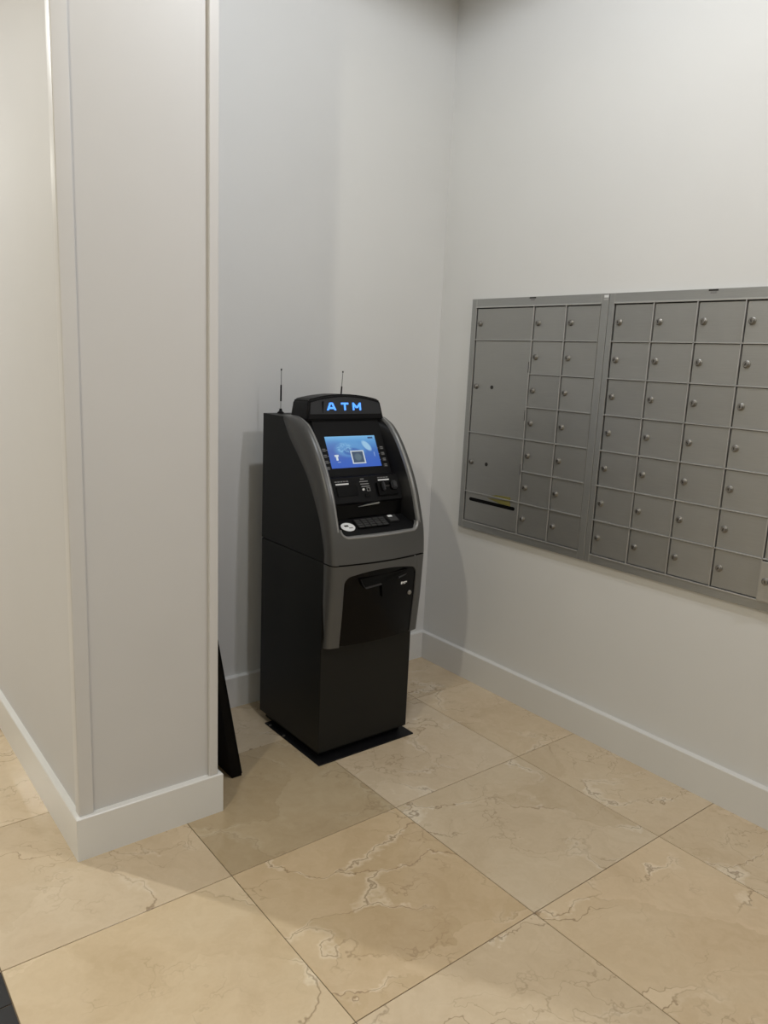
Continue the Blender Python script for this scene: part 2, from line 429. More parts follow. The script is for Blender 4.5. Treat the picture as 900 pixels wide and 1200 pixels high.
# thin caulk line under the partition's skirting is part of the stone; corner guards run up both edges
def guard(name, cx, sx, label, p, q, wd):
    """L-shaped corner strip with a rounded nose at (cx, PY); sx = +1 when the face runs to +X; proud p at the front, q at the side"""
    wl, rn = 0.030, 0.0035
    x = lambda d: cx + sx*d
    pts = [(x(wd), PY), (x(wd), PY-p*0.85), (x(wd-0.0015), PY-p)]
    for k in range(0, 7):
        a = math.pi/2*k/6
        pts.append((x(-q+rn-rn*math.sin(a)), PY-p+rn-rn*math.cos(a)))
    pts += [(x(-q), PY+wl-0.002), (x(-q*0.8), PY+wl), (x(0), PY+wl), (x(0), PY)]
    o = prism(name, pts, 'Z', BH+0.0015, CEIL, M['guard'], None, 30)
    tag(o, label, None, None, 'structure')
guard('trim_1', PX0, 1, 'white corner strip on the left edge of the partition', 0.008, 0.0075, 0.034)
guard('trim_2', PX1, -1, 'white corner strip on the right edge of the partition', 0.013, 0.003, 0.027)

# ------------------------------------------------------------------ ceiling downlights
def downlight(x, y, power, col, cone, blend, label):
    r = empty('downlight', (x, y, CEIL)); tag(r, label, 'light', 'recessed ceiling downlights')
    lathe('trim_ring', [(0.058, 0.0), (0.082, 0.0), (0.084, -0.004), (0.078, -0.010), (0.060, -0.008), (0.058, 0.0)], (x, y, CEIL), M['trim'], r, 28)
    lathe('lens', [(0.0, -0.001), (0.057, -0.001), (0.057, -0.004), (0.0, -0.004)], (x, y, CEIL), M['lens'], r, 28)
    ld = bpy.data.lights.new('downlight_beam', 'SPOT'); ld.energy = power; ld.color = col
    ld.spot_size = math.radians(cone); ld.spot_blend = blend; ld.shadow_soft_size = 0.05
    lo = bpy.data.objects.new('downlight_beam', ld); COL.objects.link(lo); lo.parent = r; lo.location = (0, 0, -0.07)
for a in LAMPS: downlight(*a)

# ------------------------------------------------------------------ wall mailboxes
CW, RH = 0.1668, 0.13645           # column and row pitch
ZT, ZB = 1.7205, 0.7655            # inner opening
def make_lock(parent, loc, first=[None], dark=False, size=1.0):
    if first[0] is None:
        prof = [(0.0, 0.0), (0.0125, 0.0), (0.0125, 0.003), (0.0100, 0.0045), (0.0095, 0.010), (0.0080, 0.0115), (0.0, 0.0115)]
        me = lathe_me('lock', prof, 16, 'X')
        bm = bmesh.new(); bm.from_mesh(me)
        r = bmesh.ops.create_cube(bm, size=1.0)
        bmesh.ops.scale(bm, vec=(0.002, 0.0028, 0.009), verts=r['verts']); bmesh.ops.translate(bm, vec=(-0.0115, 0, 0), verts=r['verts'])
        for f in bm.faces:
            if all(v in r['verts'] for v in f.verts): f.material_index = 1
        bm.to_mesh(me); bm.free()
        me.materials.append(M['chrome']); me.materials.append(M['keyhole']); first[0] = me
    o = bpy.data.objects.new('lock', first[0]); COL.objects.link(o); o.parent = parent; o.location = loc
    o.rotation_euler = (random.uniform(-0.5, 0.5), 0, 0)
    return o

door_cache = {}
def mail_door(parent, ya, yb, za, zb, lock=True, extra=None, proud=0.0, name='door'):
    """ya > yb (left > right as seen), z from za to zb"""
    gl, gr, gt, gb = 0.0050, 0.0022, 0.0036, 0.0022
    y1, y0 = ya-gl, yb+gr; z1, z0 = zb-gt, za+gb
    key = (round(y1-y0, 4), round(z1-z0, 4))
    if key not in door_cache:
        me = boxme('door', 0.009, y1-y0, z1-z0, 0.0012, 2); me.materials.append(M['alu']); door_cache[key] = me
    o = bpy.data.objects.new(name, door_cache[key]); COL.objects.link(o); o.parent = parent
    o.location = Vector((0.0075-proud, (y0+y1)/2, (z0+z1)/2)) - wloc(parent)
    hy = (y1-y0)/2
    if lock: make_lock(o, (-0.0043, hy-0.0215, 0.002))
    if extra: 
        q = lathe('keyhole_plug', [(0.0, 0.0), (0.0085, 0.0), (0.0085, 0.002), (0.0, 0.002)], (0, 0, 0), M['keyhole'], o, 14, 'X')
        q.location = (-0.0043, hy-extra, 0.002)
    return o

def mail_unit(name, yl, yr, cols, label):
    zt, zb = ZT+0.0385, ZB-0.035
    yc = (yl+yr)/2
    u = empty(name, (X0, yc, zb)); tag(u, label, 'mailbox', 'wall mailbox units')
    iy0, iy1 = cols[0]+0.001, cols[-1]-0.001           # left / right inner
    boxes('frame', [(0, X0, iy0, yl, zb, zt), (0, X0, yr, iy1, zb, zt), (0, X0, iy1, iy0, ZT, zt), (0, X0, iy1, iy0, zb, ZB)], M['alu_frame'], u, 0.0012)
    # thin raised rim round the opening
    box('frame_lip', -0.003, 0.004, iy1, iy0, ZT, ZT+0.006, M['alu_light'], u, 0.0006, 1)
    box('frame_lip', -0.003, 0.004, iy1, iy0, ZB-0.005, ZB, M['alu_light'], u, 0.0006, 1)
    box('backing', 0.0135, X0-0.0005, iy1-0.002, iy0+0.002, ZB-0.002, ZT+0.002, M['backing'], u)
    return u
rows = [ZT-k*(ZT-ZB)/7 for k in range(8)]

# unit with the parcel lockers
c1 = [-0.2345-CW*k+(0.0005*k) for k in range(5)]; c1 = [-0.2350, -0.4000, -0.5660, -0.7315, -0.8930]
u1 = mail_unit('mailbox_unit', -0.2043, -0.9265, c1, 'grey aluminium mailbox unit with large parcel doors and a black mail slot')
def bar(u, y0, y1, z0, z1): box('divider', -0.0025, 0.012, y0, y1, z0, z1, M['alu_light'], u, 0.0006, 1)
t = 0.0021
bar(u1, c1[2]-t, c1[2]+t, ZB, ZT); bar(u1, c1[3]-t, c1[3]+t, ZB, ZT)
for k in range(1, 7):
    bar(u1, c1[4], c1[2]-t, rows[k]-t, rows[k]+t)
for k in (1, 4, 6): bar(u1, c1[2]+t, c1[0], rows[k]-t, rows[k]+t)
mail_door(u1, c1[0], c1[2], rows[1], rows[0])
d = mail_door(u1, c1[0], c1[2], rows[4], rows[1], True, 0.117, name='parcel_door')
d = mail_door(u1, c1[0], c1[2], rows[6], rows[4], True, 0.117, name='parcel_door')
slot = mail_door(u1, c1[0], c1[2], rows[7], rows[6], False, name='slot_panel')
sl = prism('mail_slot', [(-0.404+sx*0.132+0.0080*math.cos(a), 0.8685+0.0080*math.sin(a)) for sx, rng in ((1, range(-3, 4)), (-1, range(3, 10))) for a in [math.pi/6*q for q in rng]],
           'X', 0.0024, 0.0045, M['board'], slot)
st = prism('sticker', [(-0.375, 0.8905), (-0.515, 0.8985), (-0.518, 0.8770), (-0.455, 0.8775)], 'X', 0.0021, 0.0032, M['yellow'], slot)
st['label'] = 'yellowed sticker above the slot'
st2 = prism('sticker', [(-0.40, 0.9040), (-0.430, 0.9120), (-0.515, 0.9160), (-0.517, 0.9040)], 'X', 0.0022, 0.0032, M['yellow'], u1)
st2['label'] = 'yellowed sticker above the slot'
for r_ in range(7):
    for cc in (2, 3):
        mail_door(u1, c1[cc], c1[cc+1], rows[r_+1], rows[r_], proud=0.002 if (r_, cc) == (2, 2) else 0.0)
for zc in (1.475, 1.275, 1.045):
    box('hinge', -0.0015, 0.006, c1[2]+0.0022, c1[2]+0.0065, zc-0.022, zc+0.022, M['keyhole'], u1, 0.0005, 1)

# all-small-doors unit running out of the frame
c2 = [-0.9540, -1.1200, -1.2870, -1.4540, -1.6205, -1.7870]
u2 = mail_unit('mailbox_unit', -0.9285, -1.8150, c2, 'grey aluminium mailbox unit of five columns with one door ajar')
for k in range(1, 5): bar(u2, c2[k]-t, c2[k]+t, ZB, ZT)
for k in range(1, 7): bar(u2, c2[5], c2[0], rows[k]-t, rows[k]+t)
for r_ in range(7):
    for cc in range(5):
        o = mail_door(u2, c2[cc], c2[cc+1], rows[r_+1], rows[r_])
        if (r_, cc) == (6, 4):      # hinged on its right edge and not quite shut
            ang = -math.radians(9)
            hinge = Vector((0.0075, c2[5]+0.0022, 0)); ctr = o.location + wloc(u2)
            rel = Vector((ctr.x-hinge.x, ctr.y-hinge.y, 0))
            rel = Matrix.Rotation(-ang, 3, 'Z') @ rel
            o.location = Vector((hinge.x+rel.x, hinge.y+rel.y, ctr.z)) - wloc(u2)
            o.rotation_euler = (0, 0, -ang)
            o['label'] = 'mailbox door standing slightly ajar'
# maker's tags on the top rails
for u, y in ((u1, -0.555), (u2, -1.337)):
    box('maker_tag', -0.0012, 0.001, y-0.017, y+0.017, 1.7520, 1.7575, M['keyhole'], u)
    box('maker_tag', -0.0010, 0.001, y-0.010, y+0.010, 1.7440, 1.7500, M['grey_print'], u)
box('label_sticker', -0.0012, 0.001, -0.925, -0.906, 1.7440, 1.7530, M['white_print'], u1)
box('label_sticker', -0.0012, 0.001, -0.924, -0.905, 1.7350, 1.7410, M['alu_light'], u1)

# ------------------------------------------------------------------ cash machine
XC = -0.7905
A = 0.2145                        # half width of the fascia
atm = empty('cash_machine', (XC, -0.35, 0.0))
tag(atm, 'black and grey free-standing cash machine with a lit blue screen', 'cash machine')
# ridge (front edge of the flanks) and border with the dark side panel, as (y, z)
RID = resample([(-0.283, 1.2635), (-0.340, 1.262), (-0.383, 1.250), (-0.425, 1.226), (-0.482, 1.165), (-0.538, 1.082), (-0.577, 1.005), (-0.602, 0.935), (-0.619, 0.880), (-0.628, 0.835), (-0.633, 0.768)], 44)
BOR = resample([(-0.279, 1.2605), (-0.284, 1.241), (-0.328, 1.182), (-0.396, 1.116), (-0.454, 1.052), (-0.499, 0.985), (-0.536, 0.915), (-0.562, 0.842), (-0.572, 0.800), (-0.573, 0.768)], 44)
rz, ry = RID[::-1, 1], RID[::-1, 0]
def YR(z):
    if z >= 0.768: return float(np.interp(z, rz, ry))
    return float(np.interp(z, [0.455, 0.60, 0.70, 0.768], [-0.611, -0.625, -0.630, -0.633]))
BUL = 0.020
XR_ = A-0.0245
def front_y(x, z): return YR(z) - BUL*(1-min(1.0, (abs(x)/XR_))**2)

# cabinet (safe) and upper housing
box('cabinet', XC-0.2125, XC+0.2125, -0.570, -0.128, 0.030, 0.7665, M['charcoal'], atm, 0.003)
box('plinth', XC-0.195, XC+0.195, -0.545, -0.150, 0.004, 0.031, M['black'], atm)
hp = [(-0.128, 0.7695), (-0.128, 1.2580), (-0.276, 1.2580)] + [(float(y)+0.0006, float(z)) for y, z in BOR[1:]]
hp[-1] = (-0.5700, 0.7695)
prism('housing', hp, 'X', XC-0.2125, XC+0.2125, M['charcoal'], atm, 25, 0)
bp = box('base_plate', XC-0.228, XC+0.228, -0.602, -0.200, 0.0005, 0.0055, M['rubber'], atm, 0.0015)
for (x, y) in ((-0.221, -0.235), (-0.221, -0.34)):
    lathe('bolt', [(0.0, 0.0), (0.006, 0.0), (0.006, 0.003), (0.0, 0.0035)], (XC+x, y, 0.0055), M['chrome'], bp, 10)

# flanks of the fascia, lower corner included: side -> rounded corner -> ridge -> rim
def flank(sx):
    V = []; nr = len(RID)
    for (ry_, rz_), (by, bz) in zip(RID, BOR):
        R_ = np.array([ry_, rz_]); B_ = np.array([by, bz])
        dv = B_-R_; L = np.linalg.norm(dv); un = dv/max(L, 1e-6)
        k = min(1.0, L/0.06)
        inn = np.array([0.75, -0.45]); inn /= np.linalg.norm(inn)      # inwards of the opening
        sec = [(A-0.0025, B_), (A, B_ - un*0.002*k), (A, R_+un*0.026*k), (A-0.0022, R_+un*0.015*k), (A-0.0075, R_+un*0.0062*k), (A-0.0150, R_+un*0.0014*k), (XR_, R_)]
        for x, q in sec: V.append((XC+sx*x, q[0], q[1]))
    n = 7
    o = mesh('fascia_flank', V, grid_faces(nr, n), M['fascia'], atm, 60)
    # rim of the opening
    V = []; rows_ = 0
    for (ry_, rz_) in [tuple(q) for q in RID if q[1] > 0.893] + [(YR(0.8915), 0.8915), (YR(0.884), 0.884)]:
        for x, dy, dz in ((XR_, 0, 0), (XR_-0.0045, -0.0012, 0.0008), (XR_-0.0085, 0.0010, -0.0006), (XR_-0.0105, 0.007, -0.0035), (XR_-0.0110, 0.016, -0.008)):
            V.append((XC+sx*x, ry_+dy, rz_+dz))
        rows_ += 1
    mesh('rim', V, grid_faces(rows_, 5), M['rim'], o, 60)
flank(-1); flank(1)

# front band between the seam and the lip of the opening
XI = XR_-0.0100; RC = 0.034; ZL = 0.858
def zb(x):
    ax = abs(x)
    if ax <= XI-RC: return ZL
    if ax >= XI: return ZL+RC
    return ZL+RC-math.sqrt(max(0, RC*RC-(ax-(XI-RC))**2))
xs = sorted(set([-XR_, -(XI+0.004), -XI, XI, XI+0.004, XR_] + [s*(XI-RC+RC*math.sin(math.pi/2*q/8)) for s in (-1, 1) for q in range(9)] + list(np.linspace(-(XI-RC), XI-RC, 15))))
V = []; NRW = 7
for i in range(NRW):
    for x in xs:
        z = 0.7695 + (zb(x)-0.7695)*i/(NRW-1)
        V.append((XC+x, front_y(x, z), z))
band = mesh('fascia_front', V, grid_faces(NRW, len(xs)), M['fascia'], atm, 60)
V = []
xin = [x for x in xs if abs(x) <= XI+1e-6]
for (dn, dy) in ((0, 0), (0.003, -0.0016), (0.0065, 0.0006), (0.0085, 0.007), (0.0085, 0.018)):
    for x in xin:
        z = zb(x); ax = abs(x)
        if ax > XI-RC: nx = -math.copysign((ax-(XI-RC))/RC, x); nz = (ZL+RC-z)/RC
        else: nx, nz = 0, 1
        V.append((XC+x+nx*dn, front_y(x, z)+dy, z+nz*dn))
mesh('rim', V, grid_faces(5, len(xin)), M['rim'], band, 60)
box('seam_filler', XC-0.199, XC+0.199, -0.623, -0.566, 0.7600, 0.7740, M['black'], atm)
# faint embossed mark on the front band
for k_, (xa, xb) in enumerate(((0.048, 0.078), (0.081, 0.092))):
    yy = front_y(0.07, 0.805)
    mesh('embossed_mark', [(XC+xa, front_y(xa, 0.800)-0.0008, 0.800), (XC+xb, front_y(xb, 0.800)-0.0008, 0.800), (XC+xb, front_y(xb, 0.809)-0.0008, 0.809), (XC+xa, front_y(xa, 0.809)-0.0008, 0.809)], [(0, 1, 2, 3)], M['faint_print'], band)

# inner black liner and panels
PAN = [(-0.368, 1.262), (-0.404, 1.192), (-0.461, 1.082), (-0.476, 1.0555), (-0.506, 1.0545), (-0.548, 0.9690), (-0.545, 0.9630), (-0.541, 0.9600), (-0.541, 0.9080)]
PW = 0.1535
inner = [(y+0.012, z-0.006) for y, z in RID if 0.884 <= z <= 1.255 and y < -0.36]
def liner(sx):
    I = resample(inner, 30)
    pz = [p[1] for p in PAN][::-1]; py = [p[0] for p in PAN][::-1]
    V = []
    for k in range(30):
        z = I[k][1]
        V.append((XC+sx*(XR_-0.0105), I[k][0], z))
        V.append((XC+sx*(PW+0.012), (I[k][0]*0.55+0.45*(float(np.interp(z, pz, py)))), z))
        V.append((XC+sx*PW, float(np.interp(z, pz, py))+0.004, z))
    mesh('liner', V, grid_faces(30, 3), M['black'], atm, 40)
liner(-1); liner(1)
def panel(name, pa, pb, mat, hw=PW, th=0.006, parent=None, bev=0.001):
    (ya, za), (yb, zb_) = pa, pb
    d = Vector((0, yb-ya, zb_-za)).normalized(); n = Vector((0, d.z, -d.y))       # towards the viewer
    if n.y > 0: n = -n
    V = []
    for q in (0, 1):
        for x in (-hw, hw):
            for (y, z) in (pa, pb):
                V.append((XC+x, y-n.y*th*q, z-n.z*th*q))
    return mesh(name, V, [(0, 2, 3, 1), (4, 5, 7, 6), (0, 1, 5, 4), (2, 6, 7, 3), (0, 4, 6, 2), (1, 3, 7, 5)], mat, parent or atm)
bez = panel('screen_bezel', PAN[0], PAN[3], M['black'], th=0.012)
panel('ledge', PAN[3], PAN[4], M['black'], th=0.004)
cardp = panel('card_panel', PAN[4], PAN[5], M['black'], th=0.008)
panel('recess_back', PAN[7], PAN[8], M['gloss_black'], th=0.004, hw=0.178)
panel('recess_top', PAN[5], PAN[7], M['black'], th=0.003)

# points on a sloped panel: s in metres down from its top edge, x from the centre, h above it
def on_panel(pa, pb, x, s, h=0.0):
    d = Vector((0, pb[0]-pa[0], pb[1]-pa[1])).normalized(); n = Vector((0, d.z, -d.y))
    if n.y > 0: n = -n
    return Vector((XC+x, pa[0], pa[1])) + d*s + n*h
def plate(name, pa, pb, x0, x1, s0, s1, h0, h1, mat, parent, bev=0.0):
    P = lambda x, s, h: tuple(on_panel(pa, pb, x, s, h))
    V = [P(x, s, h) for h in (h0, h1) for x in (x0, x1) for s in (s0, s1)]
    F = [(0, 2, 3, 1), (4, 5, 7, 6), (0, 1, 5, 4), (2, 6, 7, 3), (0, 4, 6, 2), (1, 3, 7, 5)]
    o = mesh(name, V, F, mat, parent)
    if bev:
        bm = bmesh.new(); bm.from_mesh(o.data); bmesh.ops.bevel(bm, geom=list(bm.edges), offset=bev, segments=2, affect='EDGES'); bm.to_mesh(o.data); bm.free(); smooth_by_angle(o.data, 50)
    return o
def arc_s(p): return math.hypot(p[0]-PAN[0][0], p[1]-PAN[0][1])
s_top, s_bot = arc_s((-0.404, 1.192)), arc_s((-0.461, 1.082))
# screen
scr = plate('screen', PAN[0], PAN[2], -0.1145, 0.1145, s_top, s_bot, -0.001, 0.0015, M['screen'], bez)
uvl = scr.data.uv_layers.new(name='UVMap')
Pa = on_panel(PAN[0], PAN[2], -0.1145, s_bot); Pu = on_panel(PAN[0], PAN[2], 0.1145, s_bot)-Pa; Pv = on_panel(PAN[0], PAN[2], -0.1145, s_top)-Pa
so = wloc(scr)
for lp in scr.data.loops:
    q = scr.data.vertices[lp.vertex_index].co + so - Pa
    uvl.data[lp.index].uv = (q.dot(Pu)/Pu.length_squared, q.dot(Pv)/Pv.length_squared)
# soft keys on both sides with printed marks
for k in range(4):
    s = s_top+0.052+k*0.0235
    for sx in (-1, 1):
        xa = sx*0.1325
        b = plate('soft_key', PAN[0], PAN[2], xa-0.010, xa+0.010, s-0.0065, s+0.0065, 0, 0.004, M['key'], bez, 0.0015)
        plate('key_mark', PAN[0], PAN[2], xa-0.006, xa+0.006, s-0.0042, s-0.0020, 0.004, 0.0045, M['grey_print'], b)
        plate('key_mark', PAN[0], PAN[2], xa-0.006, xa+0.006, s+0.0020, s+0.0042, 0.004, 0.0045, M['grey_print'], b)
        plate('key_arrow', PAN[0], PAN[2], xa-sx*0.0165-0.0045, xa-sx*0.0165+0.0030, s-0.0010, s+0.0010, 0, 0.0010, M['grey_print'], bez)
# card / receipt panel
C0, C1 = PAN[4], PAN[5]
plate('receipt_slot', C0, C1, -0.138, -0.045, 0.032, 0.072, -0.001, 0.0035, M['gloss_black'], cardp, 0.003)
plate('printed_bar', C0, C1, -0.135, -0.078, 0.0215, 0.0265, 0, 0.0008, M['white_print'], cardp)
for q in range(5): plate('printed_line', C0, C1, -0.137+q*0.0125, -0.137+q*0.0125+0.0095, 0.0125, 0.0160, 0, 0.0008, M['grey_print'], cardp)
for q, (a_, b_) in enumerate(((-0.022, -0.006), (-0.028, 0.010), (-0.026, 0.012), (-0.024, 0.013))):
    plate('printed_line', C0, C1, a_, b_, 0.008+q*0.0095, 0.0115+q*0.0095, 0, 0.0008, M['grey_print'], cardp)
lathe('indicator', [(0.0, 0.0), (0.0052, 0.0), (0.0052, 0.0015), (0.0, 0.0018)], on_panel(C0, C1, -0.018, 0.050), M['white_print'], cardp, 12, 'Y')
for (xa, xb, sa, sb) in ((-0.002, 0.013, 0.044, 0.0458), (-0.002, 0.013, 0.0552, 0.057), (-0.002, -0.0002, 0.0458, 0.0552), (0.0112, 0.013, 0.0458, 0.0552)):
    plate('printed_frame', C0, C1, xa, xb, sa, sb, 0, 0.0008, M['grey_print'], cardp)
plate('camera_dimple', C0, C1, -0.016, 0.004, 0.066, 0.080, 0, 0.002, M['gloss_black'], cardp, 0.002)
plate('printed_bar', C0, C1, 0.058, 0.110, 0.0160, 0.0210, 0, 0.0008, M['white_print'], cardp)
for q in range(4): plate('printed_line', C0, C1, 0.058+q*0.0128, 0.058+q*0.0128+0.0100, 0.0075, 0.0105, 0, 0.0008, M['grey_print'], cardp)
rd = plate('card_reader', C0, C1, 0.040, 0.140, 0.026, 0.082, 0, 0.008, M['gloss_black'], cardp, 0.004)
plate('reader_guide', C0, C1, 0.062, 0.074, 0.030, 0.062, 0.007, 0.020, M['header_panel'], rd, 0.003)
plate('reader_guide', C0, C1, 0.104, 0.130, 0.028, 0.060, 0.007, 0.022, M['header_panel'], rd, 0.005)
plate('card_slit', C0, C1, 0.078, 0.100, 0.043, 0.047, 0.007, 0.009, M['keyhole'], rd)
# recess: pale strip standing in for the glint on the glossy slot edge, sloped keypad shelf
rl = prism('slot_edge_glint', [(XC-0.052, 0.9515), (XC+0.040, 0.9570), (XC+0.044, 0.9625), (XC-0.010, 0.9580)], 'Y', -0.5440, -0.5500, M['alu_frame'], atm)
SH0, SH1 = (-0.540, 0.9080), (-0.616, 0.8690)
V = []
for i in range(6):
    f = i/5
    hw = 0.160+(0.176-0.160)*min(1, f*1.3)
    for j in range(13):
        x = -hw+2*hw*j/12
        y = SH0[0]+(SH1[0]-SH0[0])*f - BUL*f*(1-(x/XR_)**2)*0.9
        V.append((XC+x, y, SH0[1]+(y-SH0[0])*(SH1[1]-SH0[1])/(SH1[0]-SH0[0])))
shelf = mesh('keypad_shelf', V, grid_faces(6, 13), M['black'], atm, 40)
kp = plate('keypad', SH0, SH1, -0.083, 0.062, 0.012, 0.062, 0, 0.004, M['black'], shelf, 0.002)
for i in range(4):
    for j in range(5):
        xa = -0.078+j*0.0275; sa = 0.0145+i*0.0118
        plate('key', SH0, SH1, xa, xa+0.0240, sa, sa+0.0098, 0.004, 0.0075, M['key'], kp, 0.001)
plate('contactless_pad', SH0, SH1, 0.073, 0.118, 0.006, 0.046, 0, 0.006, M['key'], shelf, 0.003)
plate('pad_mark', SH0, SH1, 0.079, 0.098, 0.010, 0.020, 0.006, 0.0068, M['white_print'], shelf, 0)
# round white sticker
rs = []
nst = 24
ctr = on_panel(SH0, SH1, -0.128, 0.043, 0.0)
V = [tuple(on_panel(SH0, SH1, -0.118+0.029*math.cos(2*math.pi*k/nst), 0.043+0.023*math.sin(2*math.pi*k/nst), h)) for h in (0.0, 0.0012) for k in range(nst)]
rsk = mesh('round_sticker', V, [tuple(range(nst)), tuple(range(nst, 2*nst))]+[(k, (k+1) % nst, nst+(k+1) % nst, nst+k) for k in range(nst)], M['white_print'], shelf)
plate('printed_mark', SH0, SH1, -0.131, -0.114, 0.033, 0.042, 0.0012, 0.0018, M['keyhole'], shelf)
plate('printed_mark', SH0, SH1, -0.117, -0.101, 0.047, 0.052, 0.0012, 0.0018, M['grey_print'], shelf)

# header sign
def arch(hwb, hwt, z0, z1, zc, r=0.012, n=12):
    pts = [(-hwb, z0), (hwb, z0)]
    pts += [(hwt, z1-r*0.6)]
    for k in range(n+1):
        f = 1-2*k/n; pts.append((hwt*f*0.955, z1+(zc-z1)*(1-f*f)))
    pts += [(-hwt, z1-r*0.6)]
    return pts
HYF = lambda z: -0.381+(z-1.268)*0.21
po = arch(0.178, 0.166, 1.250, 1.327, 1.346)
n = len(po)
V = [(XC+x, HYF(z), z) for x, z in po] + [(XC+x*0.99, -0.262, z-0.004*(z > 1.3)) for x, z in po]
F = [tuple(range(n)), tuple(range(n, 2*n))]+[(i, (i+1) % n, n+(i+1) % n, n+i) for i in range(n)]
hd = mesh('sign_box', V, F, M['black'], atm)
bm = bmesh.new(); bm.from_mesh(hd.data); bmesh.ops.bevel(bm, geom=[e for e in bm.edges if e.calc_face_angle(0) > 0.5], offset=0.006, segments=3, affect='EDGES'); bm.to_mesh(hd.data); bm.free(); smooth_by_angle(hd.data, 40)
pi_ = arch(0.163, 0.156, 1.2735, 1.316, 1.335, 0.006)
V = [(XC+x, HYF(z)-0.0015, z) for x, z in pi_] + [(XC+x, HYF(z)+0.002, z) for x, z in pi_]
sp = mesh('sign_panel', V, F, M['header_panel'], hd)
box('panel_seam', XC-0.1070, XC-0.1055, HYF(1.30)-0.0022-0.004, HYF(1.30), 1.2745, 1.320, M['black'], sp)
def letter(ch, xc, mat, grow, name, y):
    """block capital from bold strokes, 33 mm wide, 28 mm high, leaning with the sign face"""
    W, Hh, t = 0.0170, 0.0285, 0.0036+grow
    def seg(p, q): return (p, q)
    S_ = {'A': [((-W, 0), (-0.0035, Hh)), ((W, 0), (0.0035, Hh)), ((-0.0035, Hh-0.003), (0.0035, Hh-0.003)), ((-0.009, 0.0085), (0.009, 0.0085))],
          'T': [((-W*0.95, Hh-0.0035), (W*0.95, Hh-0.0035)), ((0, 0), (0, Hh-0.002))],
          'M': [((-W*0.92, 0), (-W*0.92, Hh)), ((W*0.92, 0), (W*0.92, Hh)), ((-W*0.9, Hh-0.003), (0, 0.008)), ((W*0.9, Hh-0.003), (0, 0.008))]}[ch]
    V, F = [], []
    for (x0, z0), (x1, z1) in S_:
        d = Vector((x1-x0, z1-z0)); d.normalize(); nx, nz = -d.y*t, d.x*t
        if abs(d.x) < 0.9: nx, nz = math.copysign(t/max(0.5, abs(d.y)), -d.y), 0.0
        b0 = len(V)
        for dep in (-0.0012, 0.0012):
            for (x, z) in ((x0+nx, z0+nz), (x1+nx, z1+nz), (x1-nx, z1-nz), (x0-nx, z0-nz)):
                z = min(max(z, 0), Hh+grow) if grow < 0 else z
                V.append((xc+x, y+dep, 1.2870+z))
        F += [tuple(b0+i for i in f) for f in ((0, 1, 2, 3), (4, 7, 6, 5), (0, 4, 5, 1), (1, 5, 6, 2), (2, 6, 7, 3), (3, 7, 4, 0))]
    o = mesh(name, V, F, mat, sp, None, (xc, y, 1.2870)); o.rotation_euler = (-0.207, 0, 0)
    return o
for ch, x in (('A', -0.068), ('T', -0.007), ('M', 0.048)):
    letter(ch, XC+x, M['letter'], 0.0, 'letter', HYF(1.287)-0.0030)
    letter(ch, XC+x, M['letter_core'], -0.0022, 'letter_face', HYF(1.287)-0.0042)

# lower door: grey frame with an arched opening, black bowed panel behind
def low_flank(sx):
    V = []
    for i in range(14):
        z = 0.764 + (0.455-0.764)*i/13
        yb = np.interp(z, [0.455, 0.62, 0.764], [-0.592, -0.574, -0.572]); yr = YR(z)
        L = yr-yb
        for x, q in ((A-0.0015, yb), (A, yb-0.0015), (A, yr+0.026), (A-0.0022, yr+0.015), (A-0.0075, yr+0.0062), (A-0.0150, yr+0.0014), (XR_, yr)):
            V.append((XC+sx*x, q, z))
    n0 = len(V)
    F = grid_faces(14, 7)
    yr = YR(0.455)
    V += [(XC+sx*XR_, yr+0.02, 0.455), (XC+sx*0.168, yr+0.02, 0.455)]
    b0 = 13*7
    F.append(tuple([b0+k for k in range(7)] + [n0]))
    return mesh('door_frame_side', V, F, M['fascia'], door, 60)
XD = 0.166
door = empty('lower_door', (0, 0, 0)); door.parent = atm; door.location = Vector((XC, -0.62, 0.61)) - wloc(atm)
bpy.data.objects.remove(door)
# the arch of the opening
def zt(x):
    ax = abs(x); top = 0.7385-0.020*(ax/XD)**2; r = 0.026
    if ax > XD: return 0.455
    if ax > XD-r: return top-(r-math.sqrt(max(0, r*r-(ax-(XD-r))**2)))
    return top
xd = sorted(set([s*v for s in (-1, 1) for v in [XR_, XD+0.012, XD+0.0001] + [XD-0.026+0.026*math.sin(math.pi/2*q/7) for q in range(8)]] + list(np.linspace(-(XD-0.026), XD-0.026, 13))))
V = []; NRD = 9
for i in range(NRD):
    for x in xd:
        z = 0.764 + (zt(x)-0.764)*i/(NRD-1)
        V.append((XC+x, front_y(x, z), z))
door = mesh('lower_door', V, grid_faces(NRD, len(xd)), M['fascia'], atm, 60)
low_flank(-1); low_flank(1)
# returns of the opening edge (thickness)
V = []
xe = [x for x in xd if abs(x) <= XD+1e-6]
edge = [(-XD, 0.455)] + [(x, zt(x)) for x in xe] + [(XD, 0.455)]
for dy in (0, 0.014):
    for x, z in edge: V.append((XC+x, front_y(x, z)+dy, z))
mesh('opening_edge', V, grid_faces(2, len(edge)), M['fascia'], door, 60)
# bowed black panel
V = []; xs2 = list(np.linspace(-XD, XD, 21)); NB = 12
for i in range(NB):
    for x in xs2:
        z = 0.4585 + (zt(x*0.999)-0.4585)*i/(NB-1)
        V.append((XC+x, front_y(x, z)+0.004-0.003*(1-(x/XD)**2), z))
nv = len(V)
V += [(XC+x, -0.571, 0.4585) for x in xs2]
F = grid_faces(NB, len(xs2)) + [(j, j+1, nv+j+1, nv+j) for j in range(len(xs2)-1)]
blk = mesh('black_door_panel', V, F, M['gloss_black'], door, 60)
def fy(x, z): return front_y(x, z)+0.001
